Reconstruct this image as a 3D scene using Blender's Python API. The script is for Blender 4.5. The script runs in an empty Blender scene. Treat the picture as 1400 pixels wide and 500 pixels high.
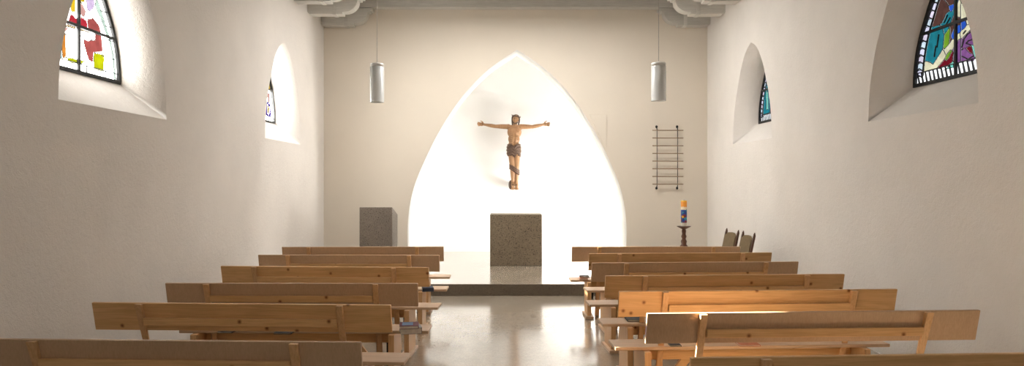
import bpy, bmesh, math, random
from mathutils import Vector, Matrix
random.seed(7)
C = bpy.context.scene.collection
PI = math.pi
F = 950.0                      # focal length in photo pixels (1400 wide)
EYE = 1.65
XL, XR = -3.28, 3.62           # side walls
YB = 12.5                      # chancel wall
XC = 0.195                     # axis of the chapel
YS = 10.18                     # chancel step
PH = 0.17                      # platform height

# ------------------------------------------------------------------ materials
def newmat(name):
    m = bpy.data.materials.new(name); m.use_nodes = True
    nt = m.node_tree; nt.nodes.clear()
    out = nt.nodes.new('ShaderNodeOutputMaterial')
    return m, nt, out
def N(nt, t, **kw):
    n = nt.nodes.new(t)
    for k, v in kw.items():
        if k in n.inputs: n.inputs[k].default_value = v
        else: setattr(n, k, v)
    return n
def L(nt, a, b): nt.links.new(a, b)
def rgb(c): return (c[0], c[1], c[2], 1)
def ramp(nt, stops):
    r = nt.nodes.new('ShaderNodeValToRGB')
    while len(r.color_ramp.elements) < len(stops): r.color_ramp.elements.new(0.5)
    for e, (p, c) in zip(r.color_ramp.elements, stops):
        e.position = p; e.color = rgb(c) if len(c) == 3 else c
    return r
def principled(nt, out, **kw):
    p = N(nt, 'ShaderNodeBsdfPrincipled')
    for k, v in kw.items(): p.inputs[k].default_value = v
    L(nt, p.outputs[0], out.inputs[0]); return p

def plain(name, col, rough=.5, metal=0.0, **kw):
    m, nt, out = newmat(name)
    tc = N(nt, 'ShaderNodeTexCoord')
    no = N(nt, 'ShaderNodeTexNoise', Scale=35.0, Detail=3.0)
    L(nt, tc.outputs['Object'], no.inputs['Vector'])
    r = ramp(nt, [(0.3, [c*.9 for c in col]), (0.7, [min(1, c*1.08) for c in col])])
    L(nt, no.outputs['Fac'], r.inputs[0])
    p = principled(nt, out, Roughness=rough, Metallic=metal, **kw)
    L(nt, r.outputs[0], p.inputs['Base Color'])
    return m

def plaster(name, col, bump=.6, var=.04, scale=1.0):
    m, nt, out = newmat(name)
    tc = N(nt, 'ShaderNodeTexCoord')
    mp = N(nt, 'ShaderNodeMapping'); mp.inputs['Scale'].default_value = (scale, scale, scale)
    L(nt, tc.outputs['Object'], mp.inputs[0])
    n1 = N(nt, 'ShaderNodeTexNoise', Scale=1.3, Detail=5.0, Roughness=.6)
    n2 = N(nt, 'ShaderNodeTexNoise', Scale=22.0, Detail=8.0, Roughness=.65, Distortion=.6)
    n3 = N(nt, 'ShaderNodeTexNoise', Scale=110.0, Detail=3.0)
    for n in (n1, n2, n3): L(nt, mp.outputs[0], n.inputs['Vector'])
    r = ramp(nt, [(0.3, [c*(1-var) for c in col]), (0.7, [min(1, c*(1+var)) for c in col])])
    L(nt, n1.outputs['Fac'], r.inputs[0])
    mx = N(nt, 'ShaderNodeMath', operation='MULTIPLY_ADD'); mx.inputs[1].default_value = .35
    L(nt, n3.outputs['Fac'], mx.inputs[0]); L(nt, n2.outputs['Fac'], mx.inputs[2])
    b = N(nt, 'ShaderNodeBump', Strength=bump, Distance=.012)
    L(nt, mx.outputs[0], b.inputs['Height'])
    p = principled(nt, out, Roughness=.95)
    p.inputs['Specular IOR Level'].default_value = .1
    L(nt, r.outputs[0], p.inputs['Base Color']); L(nt, b.outputs[0], p.inputs['Normal'])
    return m

def stone(name, light, dark, rough=.6, speck=90.0, pores=.0, bump=.1):
    m, nt, out = newmat(name)
    tc = N(nt, 'ShaderNodeTexCoord')
    v = N(nt, 'ShaderNodeTexVoronoi', Scale=speck)
    n = N(nt, 'ShaderNodeTexNoise', Scale=3.0, Detail=6.0, Roughness=.6)
    n2 = N(nt, 'ShaderNodeTexNoise', Scale=60.0, Detail=4.0)
    for q in (v, n, n2): L(nt, tc.outputs['Object'], q.inputs['Vector'])
    sx = N(nt, 'ShaderNodeSeparateColor'); L(nt, v.outputs['Color'], sx.inputs[0])
    a = N(nt, 'ShaderNodeMath', operation='MULTIPLY'); a.inputs[1].default_value = .45
    L(nt, sx.outputs[0], a.inputs[0])
    b = N(nt, 'ShaderNodeMath', operation='MULTIPLY_ADD'); b.inputs[1].default_value = .55
    L(nt, n.outputs['Fac'], b.inputs[0]); L(nt, a.outputs[0], b.inputs[2])
    r = ramp(nt, [(0.2, dark), (0.8, light)])
    L(nt, b.outputs[0], r.inputs[0])
    col = r.outputs[0]
    p = principled(nt, out, Roughness=rough)
    if pores:
        pr = ramp(nt, [(pores, (.25, .22, .18)), (pores+.06, (1, 1, 1))]); L(nt, n2.outputs['Fac'], pr.inputs[0])
        mm = N(nt, 'ShaderNodeMix', data_type='RGBA', blend_type='MULTIPLY'); mm.inputs[0].default_value = 1
        L(nt, col, mm.inputs[6]); L(nt, pr.outputs[0], mm.inputs[7]); col = mm.outputs[2]
    L(nt, col, p.inputs['Base Color'])
    bp = N(nt, 'ShaderNodeBump', Strength=bump, Distance=.004); L(nt, n2.outputs['Fac'], bp.inputs['Height'])
    L(nt, bp.outputs[0], p.inputs['Normal'])
    return m

def wood(name, light, dark, axis=0, knots=True, fine=1.0, rough=.45, line=.5):
    """grain runs along local axis 0/1/2"""
    m, nt, out = newmat(name)
    tc = N(nt, 'ShaderNodeTexCoord'); oi = N(nt, 'ShaderNodeObjectInfo')
    off = N(nt, 'ShaderNodeVectorMath', operation='MULTIPLY_ADD')
    comb = N(nt, 'ShaderNodeCombineXYZ')
    for i in range(3): L(nt, oi.outputs['Random'], comb.inputs[i])
    L(nt, comb.outputs[0], off.inputs[0]); off.inputs[1].default_value = (17, 11, 23)
    L(nt, tc.outputs['Object'], off.inputs[2])
    s = [14*fine]*3; s[axis] = .9
    mp = N(nt, 'ShaderNodeMapping'); mp.inputs['Scale'].default_value = s
    L(nt, off.outputs[0], mp.inputs[0])
    n1 = N(nt, 'ShaderNodeTexNoise', Scale=1.6, Detail=4.0, Roughness=.55, Distortion=.8)
    L(nt, mp.outputs[0], n1.inputs['Vector'])
    s2 = [90*fine]*3; s2[axis] = 3.0
    mp2 = N(nt, 'ShaderNodeMapping'); mp2.inputs['Scale'].default_value = s2
    L(nt, off.outputs[0], mp2.inputs[0])
    n2 = N(nt, 'ShaderNodeTexNoise', Scale=1.5, Detail=3.0)
    L(nt, mp2.outputs[0], n2.inputs['Vector'])
    sn = N(nt, 'ShaderNodeMath', operation='MULTIPLY'); sn.inputs[1].default_value = 26
    L(nt, n1.outputs['Fac'], sn.inputs[0])
    si = N(nt, 'ShaderNodeMath', operation='SINE'); L(nt, sn.outputs[0], si.inputs[0])
    h = N(nt, 'ShaderNodeMath', operation='MULTIPLY_ADD'); h.inputs[1].default_value = .22*line; h.inputs[2].default_value = .5
    L(nt, si.outputs[0], h.inputs[0])
    h2 = N(nt, 'ShaderNodeMath', operation='MULTIPLY_ADD'); h2.inputs[1].default_value = .7
    L(nt, n2.outputs['Fac'], h2.inputs[0]); L(nt, h.outputs[0], h2.inputs[2])
    r = ramp(nt, [(0.45, dark), (1.15 if False else 1.0, light)])
    L(nt, h2.outputs[0], r.inputs[0])
    col = r.outputs[0]
    if knots:
        sp_ = N(nt, 'ShaderNodeSeparateXYZ'); L(nt, off.outputs[0], sp_.inputs[0])
        cb_ = N(nt, 'ShaderNodeCombineXYZ'); L(nt, sp_.outputs[0], cb_.inputs[0]); L(nt, sp_.outputs[2], cb_.inputs[1])
        vk = N(nt, 'ShaderNodeTexVoronoi', Scale=3.6); vk.voronoi_dimensions = '2D'; L(nt, cb_.outputs[0], vk.inputs['Vector'])
        kr = ramp(nt, [(0.020, (.30, .18, .10)), (0.038, (.66, .54, .44)), (0.070, (1, 1, 1))])
        L(nt, vk.outputs['Distance'], kr.inputs[0])
        mm = N(nt, 'ShaderNodeMix', data_type='RGBA', blend_type='MULTIPLY'); mm.inputs[0].default_value = 1
        L(nt, col, mm.inputs[6]); L(nt, kr.outputs[0], mm.inputs[7]); col = mm.outputs[2]
    hs = N(nt, 'ShaderNodeHueSaturation'); 
    vr = N(nt, 'ShaderNodeMapRange'); vr.inputs[3].default_value = .9; vr.inputs[4].default_value = 1.1
    L(nt, oi.outputs['Random'], vr.inputs[0]); L(nt, vr.outputs[0], hs.inputs['Value']); L(nt, col, hs.inputs['Color'])
    p = principled(nt, out, Roughness=rough)
    L(nt, hs.outputs[0], p.inputs['Base Color'])
    bp = N(nt, 'ShaderNodeBump', Strength=.12, Distance=.002); L(nt, h2.outputs[0], bp.inputs['Height'])
    L(nt, bp.outputs[0], p.inputs['Normal'])
    return m

M = {}
M['plaster'] = plaster('plaster_white', (.80, .76, .715))
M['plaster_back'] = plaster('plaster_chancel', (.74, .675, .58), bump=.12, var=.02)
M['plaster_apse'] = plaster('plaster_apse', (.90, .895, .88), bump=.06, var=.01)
M['paint_grey'] = wood('grey_painted_timber', (.66, .645, .60), (.50, .485, .445), 0, knots=False, rough=.7, line=.4)
M['pine'] = wood('pine_boards', (.75, .465, .215), (.55, .305, .115), 0)
M['pine_v'] = wood('pine_uprights', (.74, .46, .23), (.55, .30, .125), 2, knots=False)
M['pine_l'] = wood('pine_seat', (.66, .46, .30), (.50, .33, .20), 0, knots=False)
M['ply'] = wood('birch_ply', (.60, .405, .25), (.47, .305, .18), 2, knots=False, fine=1.3, line=.25)
M['dark_wood'] = wood('dark_turned_wood', (.12, .045, .02), (.06, .022, .01), 2, knots=False, rough=.35)
M['carved'] = wood('carved_limewood', (.33, .18, .085), (.23, .115, .05), 2, knots=False, rough=.5, line=.6)
M['carved_dark'] = wood('carved_dark_wood', (.09, .05, .03), (.035, .018, .01), 0, knots=False, rough=.5)
M['loin'] = wood('carved_cloth', (.115, .062, .036), (.045, .025, .016), 0, knots=False, rough=.6)
M['hair'] = plain('carved_hair', (.06, .035, .02), .6)
M['altar'] = stone('grey_brown_stone', (.25, .195, .13), (.125, .095, .06), .55, 120.0, .36, .25)
M['ambo'] = stone('ambo_stone', (.27, .23, .19), (.15, .125, .10), .7, 150.0, .36, .25)
M['iron'] = plain('black_iron', (.02, .02, .02), .5, .6)
M['lead'] = plain('black_lead', (.012, .012, .012), .6)
M['brass'] = plain('brown_rods', (.27, .17, .09), .4, .0)
M['grey_metal'] = plain('grey_metal', (.5, .5, .48), .4, .6)
M['white_metal'] = plain('white_lacquer', (.72, .71, .68), .35)
M['cord'] = plain('cord', (.45, .42, .38), .5)
M['fabric'] = plain('olive_fabric', (.17, .12, .06), .9)
M['paper'] = plain('book_pages', (.72, .68, .60), .8)
M['bk_grey'] = plain('book_grey', (.20, .19, .185), .5)
M['bk_wine'] = plain('book_wine', (.13, .015, .035), .7)
M['bk_blue'] = plain('book_navy', (.05, .07, .12), .7)
M['bk_red'] = plain('book_orange', (.55, .18, .08), .5)
M['bk_black'] = plain('book_black', (.03, .028, .026), .75)

def floor_mat():
    m, nt, out = newmat('polished_concrete')
    tc = N(nt, 'ShaderNodeTexCoord')
    n1 = N(nt, 'ShaderNodeTexNoise', Scale=1.1, Detail=6.0, Roughness=.62, Distortion=.4)
    n2 = N(nt, 'ShaderNodeTexNoise', Scale=14.0, Detail=5.0, Roughness=.6)
    v = N(nt, 'ShaderNodeTexVoronoi', Scale=130.0)
    for n in (n1, n2, v): L(nt, tc.outputs['Object'], n.inputs['Vector'])
    a = N(nt, 'ShaderNodeMath', operation='MULTIPLY_ADD'); a.inputs[1].default_value = .35
    L(nt, n2.outputs['Fac'], a.inputs[0]); L(nt, n1.outputs['Fac'], a.inputs[2])
    r = ramp(nt, [(0.42, (.33, .275, .21)), (0.95, (.47, .405, .32))]); L(nt, a.outputs[0], r.inputs[0])
    sx = N(nt, 'ShaderNodeSeparateColor'); L(nt, v.outputs['Color'], sx.inputs[0])
    sp = ramp(nt, [(0.0, (.86, .86, .86)), (1.0, (1.08, 1.08, 1.08))]); L(nt, sx.outputs[1], sp.inputs[0])
    mm = N(nt, 'ShaderNodeMix', data_type='RGBA', blend_type='MULTIPLY'); mm.inputs[0].default_value = 1
    L(nt, r.outputs[0], mm.inputs[6]); L(nt, sp.outputs[0], mm.inputs[7])
    p = principled(nt, out)
    rr = ramp(nt, [(0.3, (.15,)*3), (0.75, (.19,)*3)]); L(nt, a.outputs[0], rr.inputs[0])
    L(nt, rr.outputs[0], p.inputs['Roughness'])
    L(nt, mm.outputs[2], p.inputs['Base Color'])
    p.inputs['IOR'].default_value = 1.7; p.inputs['Coat Weight'].default_value = .6; p.inputs['Coat IOR'].default_value = 1.7; p.inputs['Coat Roughness'].default_value = .12
    bp = N(nt, 'ShaderNodeBump', Strength=.02, Distance=.004); L(nt, n2.outputs['Fac'], bp.inputs['Height'])
    L(nt, bp.outputs[0], p.inputs['Normal'])
    return m
M['floor'] = floor_mat()

def candle_mat():
    m, nt, out = newmat('painted_wax')
    tc = N(nt, 'ShaderNodeTexCoord'); sx = N(nt, 'ShaderNodeSeparateXYZ'); L(nt, tc.outputs['Object'], sx.inputs[0])
    n = N(nt, 'ShaderNodeTexNoise', Scale=26.0, Detail=2.0, Distortion=1.5); L(nt, tc.outputs['Object'], n.inputs['Vector'])
    ad = N(nt, 'ShaderNodeMath', operation='MULTIPLY_ADD'); ad.inputs[1].default_value = .05
    L(nt, n.outputs['Fac'], ad.inputs[0]); L(nt, sx.outputs[2], ad.inputs[2])
    r = ramp(nt, [(0.0, (.85, .8, .68)), (.085, (.01, .05, .24)), (.275, (.01, .07, .30)), (.30, (.8, .66, .48)), (.345, (.80, .30, .03)), (.43, (.85, .50, .03)), (.47, (.75, .25, .03))])
    r.color_ramp.interpolation = 'CONSTANT'; L(nt, ad.outputs[0], r.inputs[0])
    v = N(nt, 'ShaderNodeTexVoronoi', Scale=30.0); L(nt, tc.outputs['Object'], v.inputs['Vector'])
    s2 = N(nt, 'ShaderNodeSeparateColor'); L(nt, v.outputs['Color'], s2.inputs[0])
    fr = ramp(nt, [(0, (.25, .02, .03)), (.14, (.7, .4, .02)), (.22, (.02, .3, .4)), (.3, (0, 0, 0))]); fr.color_ramp.interpolation = 'CONSTANT'
    L(nt, s2.outputs[0], fr.inputs[0])
    lt = N(nt, 'ShaderNodeMath', operation='LESS_THAN'); lt.inputs[1].default_value = .3; L(nt, s2.outputs[0], lt.inputs[0])
    lo = N(nt, 'ShaderNodeMath', operation='LESS_THAN'); lo.inputs[1].default_value = .28; L(nt, sx.outputs[2], lo.inputs[0])
    hi = N(nt, 'ShaderNodeMath', operation='GREATER_THAN'); hi.inputs[1].default_value = .06; L(nt, sx.outputs[2], hi.inputs[0])
    a = N(nt, 'ShaderNodeMath', operation='MULTIPLY'); L(nt, lt.outputs[0], a.inputs[0]); L(nt, lo.outputs[0], a.inputs[1])
    b = N(nt, 'ShaderNodeMath', operation='MULTIPLY'); L(nt, a.outputs[0], b.inputs[0]); L(nt, hi.outputs[0], b.inputs[1])
    mm = N(nt, 'ShaderNodeMix', data_type='RGBA'); L(nt, b.outputs[0], mm.inputs[0]); L(nt, r.outputs[0], mm.inputs[6]); L(nt, fr.outputs[0], mm.inputs[7])
    p = principled(nt, out, Roughness=.4); L(nt, mm.outputs[2], p.inputs['Base Color'])
    return m
M['candle'] = candle_mat()

def opal(name, col, k, trans):
    """back-lit white window glass: daylight glow plus clear transmission"""
    m, nt, out = newmat(name)
    e = N(nt, 'ShaderNodeEmission', Strength=k); e.inputs[0].default_value = rgb(col)
    t = N(nt, 'ShaderNodeBsdfTransparent'); t.inputs[0].default_value = (trans, trans, trans, 1)
    a = N(nt, 'ShaderNodeAddShader'); L(nt, e.outputs[0], a.inputs[0]); L(nt, t.outputs[0], a.inputs[1]); L(nt, a.outputs[0], out.inputs[0])
    return m
_tint = {}
def tint(col, f=1.0):
    col = tuple(c*f for c in col)
    key = tuple(col)
    if key in _tint: return _tint[key]
    m, nt, out = newmat('stained_glass_%d' % len(_tint))
    tc = N(nt, 'ShaderNodeTexCoord'); n = N(nt, 'ShaderNodeTexNoise', Scale=9.0, Detail=3.0, Distortion=1.0)
    L(nt, tc.outputs['Object'], n.inputs['Vector'])
    r = ramp(nt, [(.3, [c*.7 for c in col]), (.7, [min(1, c*1.15) for c in col])]); L(nt, n.outputs['Fac'], r.inputs[0])
    t = N(nt, 'ShaderNodeBsdfTransparent'); L(nt, r.outputs[0], t.inputs[0])
    L(nt, t.outputs[0], out.inputs[0])
    _tint[key] = m
    return m

# ------------------------------------------------------------------ mesh helpers
class MB:
    def __init__(s): s.bm = bmesh.new(); s.mats = []
    def _mi(s, mat):
        if mat is None: return 0
        if mat not in s.mats: s.mats.append(mat)
        return s.mats.index(mat)
    def poly(s, pts, mat=None):
        f = s.bm.faces.new([s.bm.verts.new(p) for p in pts]); f.material_index = s._mi(mat); return f
    def prism(s, pts, vec, bevel=0.0, mat=None):
        """closed polygon (3D pts) extruded by vec"""
        vec = Vector(vec); mi = s._mi(mat)
        a = [s.bm.verts.new(p) for p in pts]; b = [s.bm.verts.new(Vector(p)+vec) for p in pts]
        fs = [s.bm.faces.new(a), s.bm.faces.new(b[::-1])]
        n = len(a)
        for i in range(n): fs.append(s.bm.faces.new((a[i], b[i], b[(i+1) % n], a[(i+1) % n])))
        for f in fs: f.material_index = mi
        bmesh.ops.recalc_face_normals(s.bm, faces=fs)
        if bevel:
            es = {e for f in fs for e in f.edges}
            bmesh.ops.bevel(s.bm, geom=list(es), offset=bevel, segments=2, affect='EDGES', profile=.5)
        return s
    def box(s, x0, x1, y0, y1, z0, z1, bevel=0.0, mat=None):
        return s.prism([(x0, y0, z0), (x1, y0, z0), (x1, y1, z0), (x0, y1, z0)], (0, 0, z1-z0), bevel, mat)
    def tube(s, p0, p1, r0, r1=None, n=10, mat=None):
        r1 = r0 if r1 is None else r1
        p0, p1 = Vector(p0), Vector(p1); d = (p1-p0).normalized()
        u = d.orthogonal().normalized(); w = d.cross(u); mi = s._mi(mat)
        A = [s.bm.verts.new(p0+(u*math.cos(t)+w*math.sin(t))*r0) for t in [2*PI*i/n for i in range(n)]]
        B = [s.bm.verts.new(p1+(u*math.cos(t)+w*math.sin(t))*r1) for t in [2*PI*i/n for i in range(n)]]
        fs = [s.bm.faces.new(A[::-1]), s.bm.faces.new(B)]
        for i in range(n):
            f = s.bm.faces.new((A[i], A[(i+1) % n], B[(i+1) % n], B[i])); f.smooth = True; fs.append(f)
        for f in fs: f.material_index = mi
        return s
    def lathe(s, prof, c=(0, 0, 0), n=24, close=True, mat=None):
        c = Vector(c); rings = []; mi = s._mi(mat)
        for r, z in prof:
            rings.append([s.bm.verts.new(c+Vector((r*math.cos(2*PI*i/n), r*math.sin(2*PI*i/n), z))) for i in range(n)])
        for a, b in zip(rings, rings[1:]):
            for i in range(n):
                f = s.bm.faces.new((a[i], a[(i+1) % n], b[(i+1) % n], b[i])); f.smooth = True; f.material_index = mi
        if close: s.bm.faces.new(rings[0][::-1]).material_index = mi; s.bm.faces.new(rings[-1]).material_index = mi
        return s
    def ball(s, c, r, sc=(1, 1, 1), seg=12, mat=None):
        mat_ = Matrix.Translation(c) @ Matrix.Diagonal((*[r*q for q in sc], 1))
        g = bmesh.ops.create_uvsphere(s.bm, u_segments=seg, v_segments=seg//2+2, radius=1, matrix=mat_)
        mi = s._mi(mat)
        for v in g['verts']:
            for f in v.link_faces: f.smooth = True; f.material_index = mi
        return s
    def build(s, name, mat=None, parent=None, loc=None):
        me = bpy.data.meshes.new(name); s.bm.to_mesh(me); s.bm.free()
        o = bpy.data.objects.new(name, me); C.objects.link(o)
        for q in ([mat] if mat else s.mats): me.materials.append(q)
        if parent: o.parent = parent
        if loc: o.location = loc
        return o

def tag(o, label=None, cat=None, group=None, kind=None):
    if label: o['label'] = label
    if cat: o['category'] = cat
    if group: o['group'] = group
    if kind: o['kind'] = kind
    return o
def empty(name, loc=(0, 0, 0), rz=0):
    o = bpy.data.objects.new(name, None); C.objects.link(o)
    o.empty_display_size = .1; o.location = loc; o.rotation_euler.z = rz
    return o
def copy_tree(o, parent=None):
    c = o.copy(); C.objects.link(c)
    if parent: c.parent = parent
    for ch in list(o.children): copy_tree(ch, c)
    return c

# ------------------------------------------------------------------ arches
def crom(pts, n=6):
    out = []
    P = [pts[0]] + list(pts) + [pts[-1]]
    for i in range(1, len(P)-2):
        p0, p1, p2, p3 = P[i-1], P[i], P[i+1], P[i+2]
        for k in range(n):
            t = k/n
            out.append(tuple(.5*((2*p1[j])+(-p0[j]+p2[j])*t+(2*p0[j]-5*p1[j]+4*p2[j]-p3[j])*t*t+(-p0[j]+3*p1[j]-3*p2[j]+p3[j])*t**3) for j in range(2)))
    out.append(tuple(pts[-1])); return out
# half-outlines (half width, height)
NICHE = crom([(1.95, PH), (1.967, .90), (1.875, 1.505), (1.655, 2.07), (1.342, 2.676), (.954, 3.24), (.515, 3.69), (0, 4.045)])
WARCH = [(1, 0), (.985, .15), (.93, .31), (.84, .46), (.74, .575), (.56, .76), (.30, .92), (0, 1)]
WARCH = crom(WARCH, 3)
def arch_at(prof, h):          # half width -> height along the half outline
    for (a, z0), (b, z1) in zip(prof, prof[1:]):
        if (a-h)*(b-h) <= 0 and a >= b and a != b: return z0+(z1-z0)*(a-h)/(a-b)
    return prof[0][1]

def struct(o): o['kind'] = 'structure'; return o

# ------------------------------------------------------------------ room shell
ZC = 5.35; YN = -2.6
WZ0, WZ1, WHALF = 2.262, 3.73, .81      # outer window arch
GZ0, GZ1, GHALF = 2.575, 3.62, .635     # glass arch
GD = .355                               # depth of the glass behind the wall face
WT = .50                                # wall thickness
def side_wall(name, X, sgn, centres):
    """sgn: -1 left wall (outside is -x), +1 right"""
    m = MB()
    def sheet(x, half, z0, z1):
        y = YN; prof = [(h*half, z0+v*(z1-z0)) for h, v in WARCH]
        for c in centres:
            m.poly([(x, y, 0), (x, c-half, 0), (x, c-half, ZC), (x, y, ZC)])
            full = [(c-h, z) for h, z in prof] + [(c+h, z) for h, z in prof[::-1][1:]]
            for (ya, za), (yb, zb) in zip(full, full[1:]):
                if yb-ya < 1e-6: continue
                m.poly([(x, ya, 0), (x, yb, 0), (x, yb, z0), (x, ya, z0)])
                m.poly([(x, ya, za), (x, yb, zb), (x, yb, ZC), (x, ya, ZC)])
            y = c+half
        m.poly([(x, y, 0), (x, 15.6, 0), (x, 15.6, ZC), (x, y, ZC)])
    sheet(X, WHALF, WZ0, WZ1); sheet(X+sgn*WT, GHALF, GZ0, GZ1)
    def loop(c, half, z0, z1):
        prof = [(h*half, z0+v*(z1-z0)) for h, v in WARCH]
        return [(c-h, z) for h, z in prof] + [(c+h, z) for h, z in prof[::-1][1:]]
    for c in centres:
        A, B = loop(c, WHALF, WZ0, WZ1), loop(c, GHALF, GZ0, GZ1)
        n = len(A)
        for i in range(n):
            j = (i+1) % n
            f = m.poly([(X, *A[i]), (X, *A[j]), (X+sgn*GD, *B[j]), (X+sgn*GD, *B[i])])
            if i < n-1: f.smooth = True
            m.poly([(X+sgn*GD, *B[i]), (X+sgn*GD, *B[j]), (X+sgn*WT, *B[j]), (X+sgn*WT, *B[i])])
    bmesh.ops.remove_doubles(m.bm, verts=m.bm.verts, dist=1e-4)
    bmesh.ops.recalc_face_normals(m.bm, faces=m.bm.faces)
    return struct(m.build(name, M['plaster']))
CL = [1.55, 5.9, 10.27]; CR = [1.85, 6.135, 10.28]
side_wall('wall_left', XL, -1, CL)
side_wall('wall_right', XR, 1, CR)

m = MB(); m.box(XL-WT, XR+WT, YN-.2, 15.6, -.2, 0); struct(m.build('floor', M['floor']))
m = MB(); m.mats = [M['floor'], stone('step_riser_shaded', (.21, .175, .135), (.12, .10, .075), .6, 140.0, .3, .15)]  # riser stone darkened: the shade on the step is put into its colour
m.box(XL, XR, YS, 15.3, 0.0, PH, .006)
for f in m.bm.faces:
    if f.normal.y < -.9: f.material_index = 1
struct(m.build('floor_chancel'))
m = MB(); m.box(XL-WT, XR+WT, YN-.2, 15.6, ZC-.02, ZC+.2); struct(m.build('ceiling', M['paint_grey']))
m = MB(); m.box(XL-WT, XR+WT, YN-.2, YN, 0, ZC); struct(m.build('wall_rear', M['plaster']))

# chancel wall with the pointed opening, 0.6 m thick
m = MB()
AT = .62
full = [(XC-h, z) for h, z in NICHE] + [(XC+h, z) for h, z in NICHE[::-1][1:]]
bot = 0.0
# left/right of the widest point, then columns above the arch
wmax = max(h for h, z in NICHE)
imax = max(range(len(NICHE)), key=lambda i: NICHE[i][0])
def wallface(y):
    left_lo = [(XC-h, z) for h, z in NICHE[:imax+1]]
    for s in (-1, 1):
        xw = XL if s < 0 else XR
        lo = [(XC+s*h, z) for h, z in NICHE[:imax+1]]
        m.poly([(xw, y, 0), (lo[0][0], y, 0), (lo[0][0], y, lo[0][1]), (xw, y, lo[0][1])])
        for (xa, za), (xb, zb) in zip(lo, lo[1:]):
            m.poly([(xw, y, za), (xa, y, za), (xb, y, zb), (xw, y, zb)])
        m.poly([(xw, y, lo[-1][1]), (lo[-1][0], y, lo[-1][1]), (lo[-1][0], y, ZC), (xw, y, ZC)])
        up = [(XC+s*h, z) for h, z in NICHE[imax:]]
        for (xa, za), (xb, zb) in zip(up, up[1:]):
            m.poly([(xa, y, za), (xb, y, zb), (xb, y, ZC), (xa, y, ZC)])
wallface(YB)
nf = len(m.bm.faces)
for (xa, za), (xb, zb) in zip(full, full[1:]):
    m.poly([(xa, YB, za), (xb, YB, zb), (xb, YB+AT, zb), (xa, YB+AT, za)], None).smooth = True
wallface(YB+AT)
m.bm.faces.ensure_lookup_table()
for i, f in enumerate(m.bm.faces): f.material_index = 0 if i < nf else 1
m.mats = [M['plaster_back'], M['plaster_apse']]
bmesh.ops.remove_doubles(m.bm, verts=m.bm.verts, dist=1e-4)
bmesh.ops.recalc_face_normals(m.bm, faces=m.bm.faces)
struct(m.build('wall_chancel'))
# apse behind the opening, widened to hide a light-giving window in either flank
YA = 14.96
m = MB()
AW = 2.75; AZ = 4.75
prof = [(AW, 0), (AW, 2.3), (AW*.93, 2.9), (AW*.74, 3.6), (AW*.42, 4.3), (0, AZ)]
prof = [prof[0]] + crom(prof[1:], 5)
loop = [(XC-h, z) for h, z in prof] + [(XC+h, z) for h, z in prof[::-1][1:]]
for (xa, za), (xb, zb) in zip(loop, loop[1:]):
    f = m.poly([(xa, YB+AT, za), (xb, YB+AT, zb), (xb, YA, zb), (xa, YA, za)]); f.smooth = True
m.poly([(x, YA, z) for x, z in loop])
bmesh.ops.remove_doubles(m.bm, verts=m.bm.verts, dist=1e-4)
bmesh.ops.recalc_face_normals(m.bm, faces=m.bm.faces)
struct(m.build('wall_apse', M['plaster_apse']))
APR, APL = 29.0, 2.2
KL, KL2, KR = 6.5, 17.0, .8
KHL, KHR = 1.2, 4.5
REAR = 18.0
EXPO = 1.05
def apse_window(name, s, y0, y1, z0, z1, k):
    x = XC+s*(AW-.03)
    e = struct(empty(name, (x, (y0+y1)/2, z0)))
    p = MB(); p.box(-.005, .005, -(y1-y0)/2, (y1-y0)/2, 0, z1-z0)
    p.build('glass', opal(name+'_daylight', (1.0, .97, .92), k, 0.0), e)
    f = MB()
    w = (y1-y0)/2
    for a, b, c, d in ((-w-.05, -w, -.05, z1-z0+.05), (w, w+.05, -.05, z1-z0+.05), (-w, w, -.05, 0), (-w, w, z1-z0, z1-z0+.05)):
        f.box(-.025, .028, a, b, c, d, .004)
    f.build('frame', M['white_metal'], e)
apse_window('window_5', 1, 13.22, 14.12, .45, 1.5, APR)
apse_window('fill_window_6', -1, 13.45, 14.65, .55, 2.2, APL)  # unseen left pane, added to light the apse

# thin plaster panel right of the arch
def wpx(px, py, Y): return ((px-692)*Y/F, Y, EYE+(250-py)*Y/F)
m = MB()
pl = [wpx(*q, YB) for q in [(806, 156.5), (829, 156.5), (829, 204), (826, 200), (818, 183)]]
m.prism(pl, (0, -.012, 0), .003); struct(m.build('trim_4', M['plaster_back']))

# ------------------------------------------------------------------ stained-glass windows
def clip(poly, clipper):
    out = list(poly)
    for i in range(len(clipper)):
        a, b = clipper[i], clipper[(i+1) % len(clipper)]
        inp, out = out, []
        def ins(p): return (b[0]-a[0])*(p[1]-a[1])-(b[1]-a[1])*(p[0]-a[0]) >= -1e-9
        for j in range(len(inp)):
            p, q = inp[j], inp[(j+1) % len(inp)]
            ip, iq = ins(p), ins(q)
            if ip: out.append(p)
            if ip != iq:
                d1 = (b[0]-a[0])*(p[1]-a[1])-(b[1]-a[1])*(p[0]-a[0]); d2 = (b[0]-a[0])*(q[1]-a[1])-(b[1]-a[1])*(q[0]-a[0])
                t = d1/(d1-d2); out.append((p[0]+(q[0]-p[0])*t, p[1]+(q[1]-p[1])*t))
        if not out: return []
    res = []
    for p in out:
        if not res or math.hypot(p[0]-res[-1][0], p[1]-res[-1][1]) > 1e-4: res.append(p)
    if len(res) > 1 and math.hypot(res[0][0]-res[-1][0], res[0][1]-res[-1][1]) < 1e-4: res.pop()
    return res if len(res) > 2 else []
def g_half(v):                  # half width of the glass at height v (m above its sill)
    t = v/(GZ1-GZ0)
    for (a, z0), (b, z1) in zip(WARCH, WARCH[1:]):
        if z0 <= t <= z1: return GHALF*(a+(b-a)*(t-z0)/max(1e-6, z1-z0))
    return 0
nfield = 28
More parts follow.
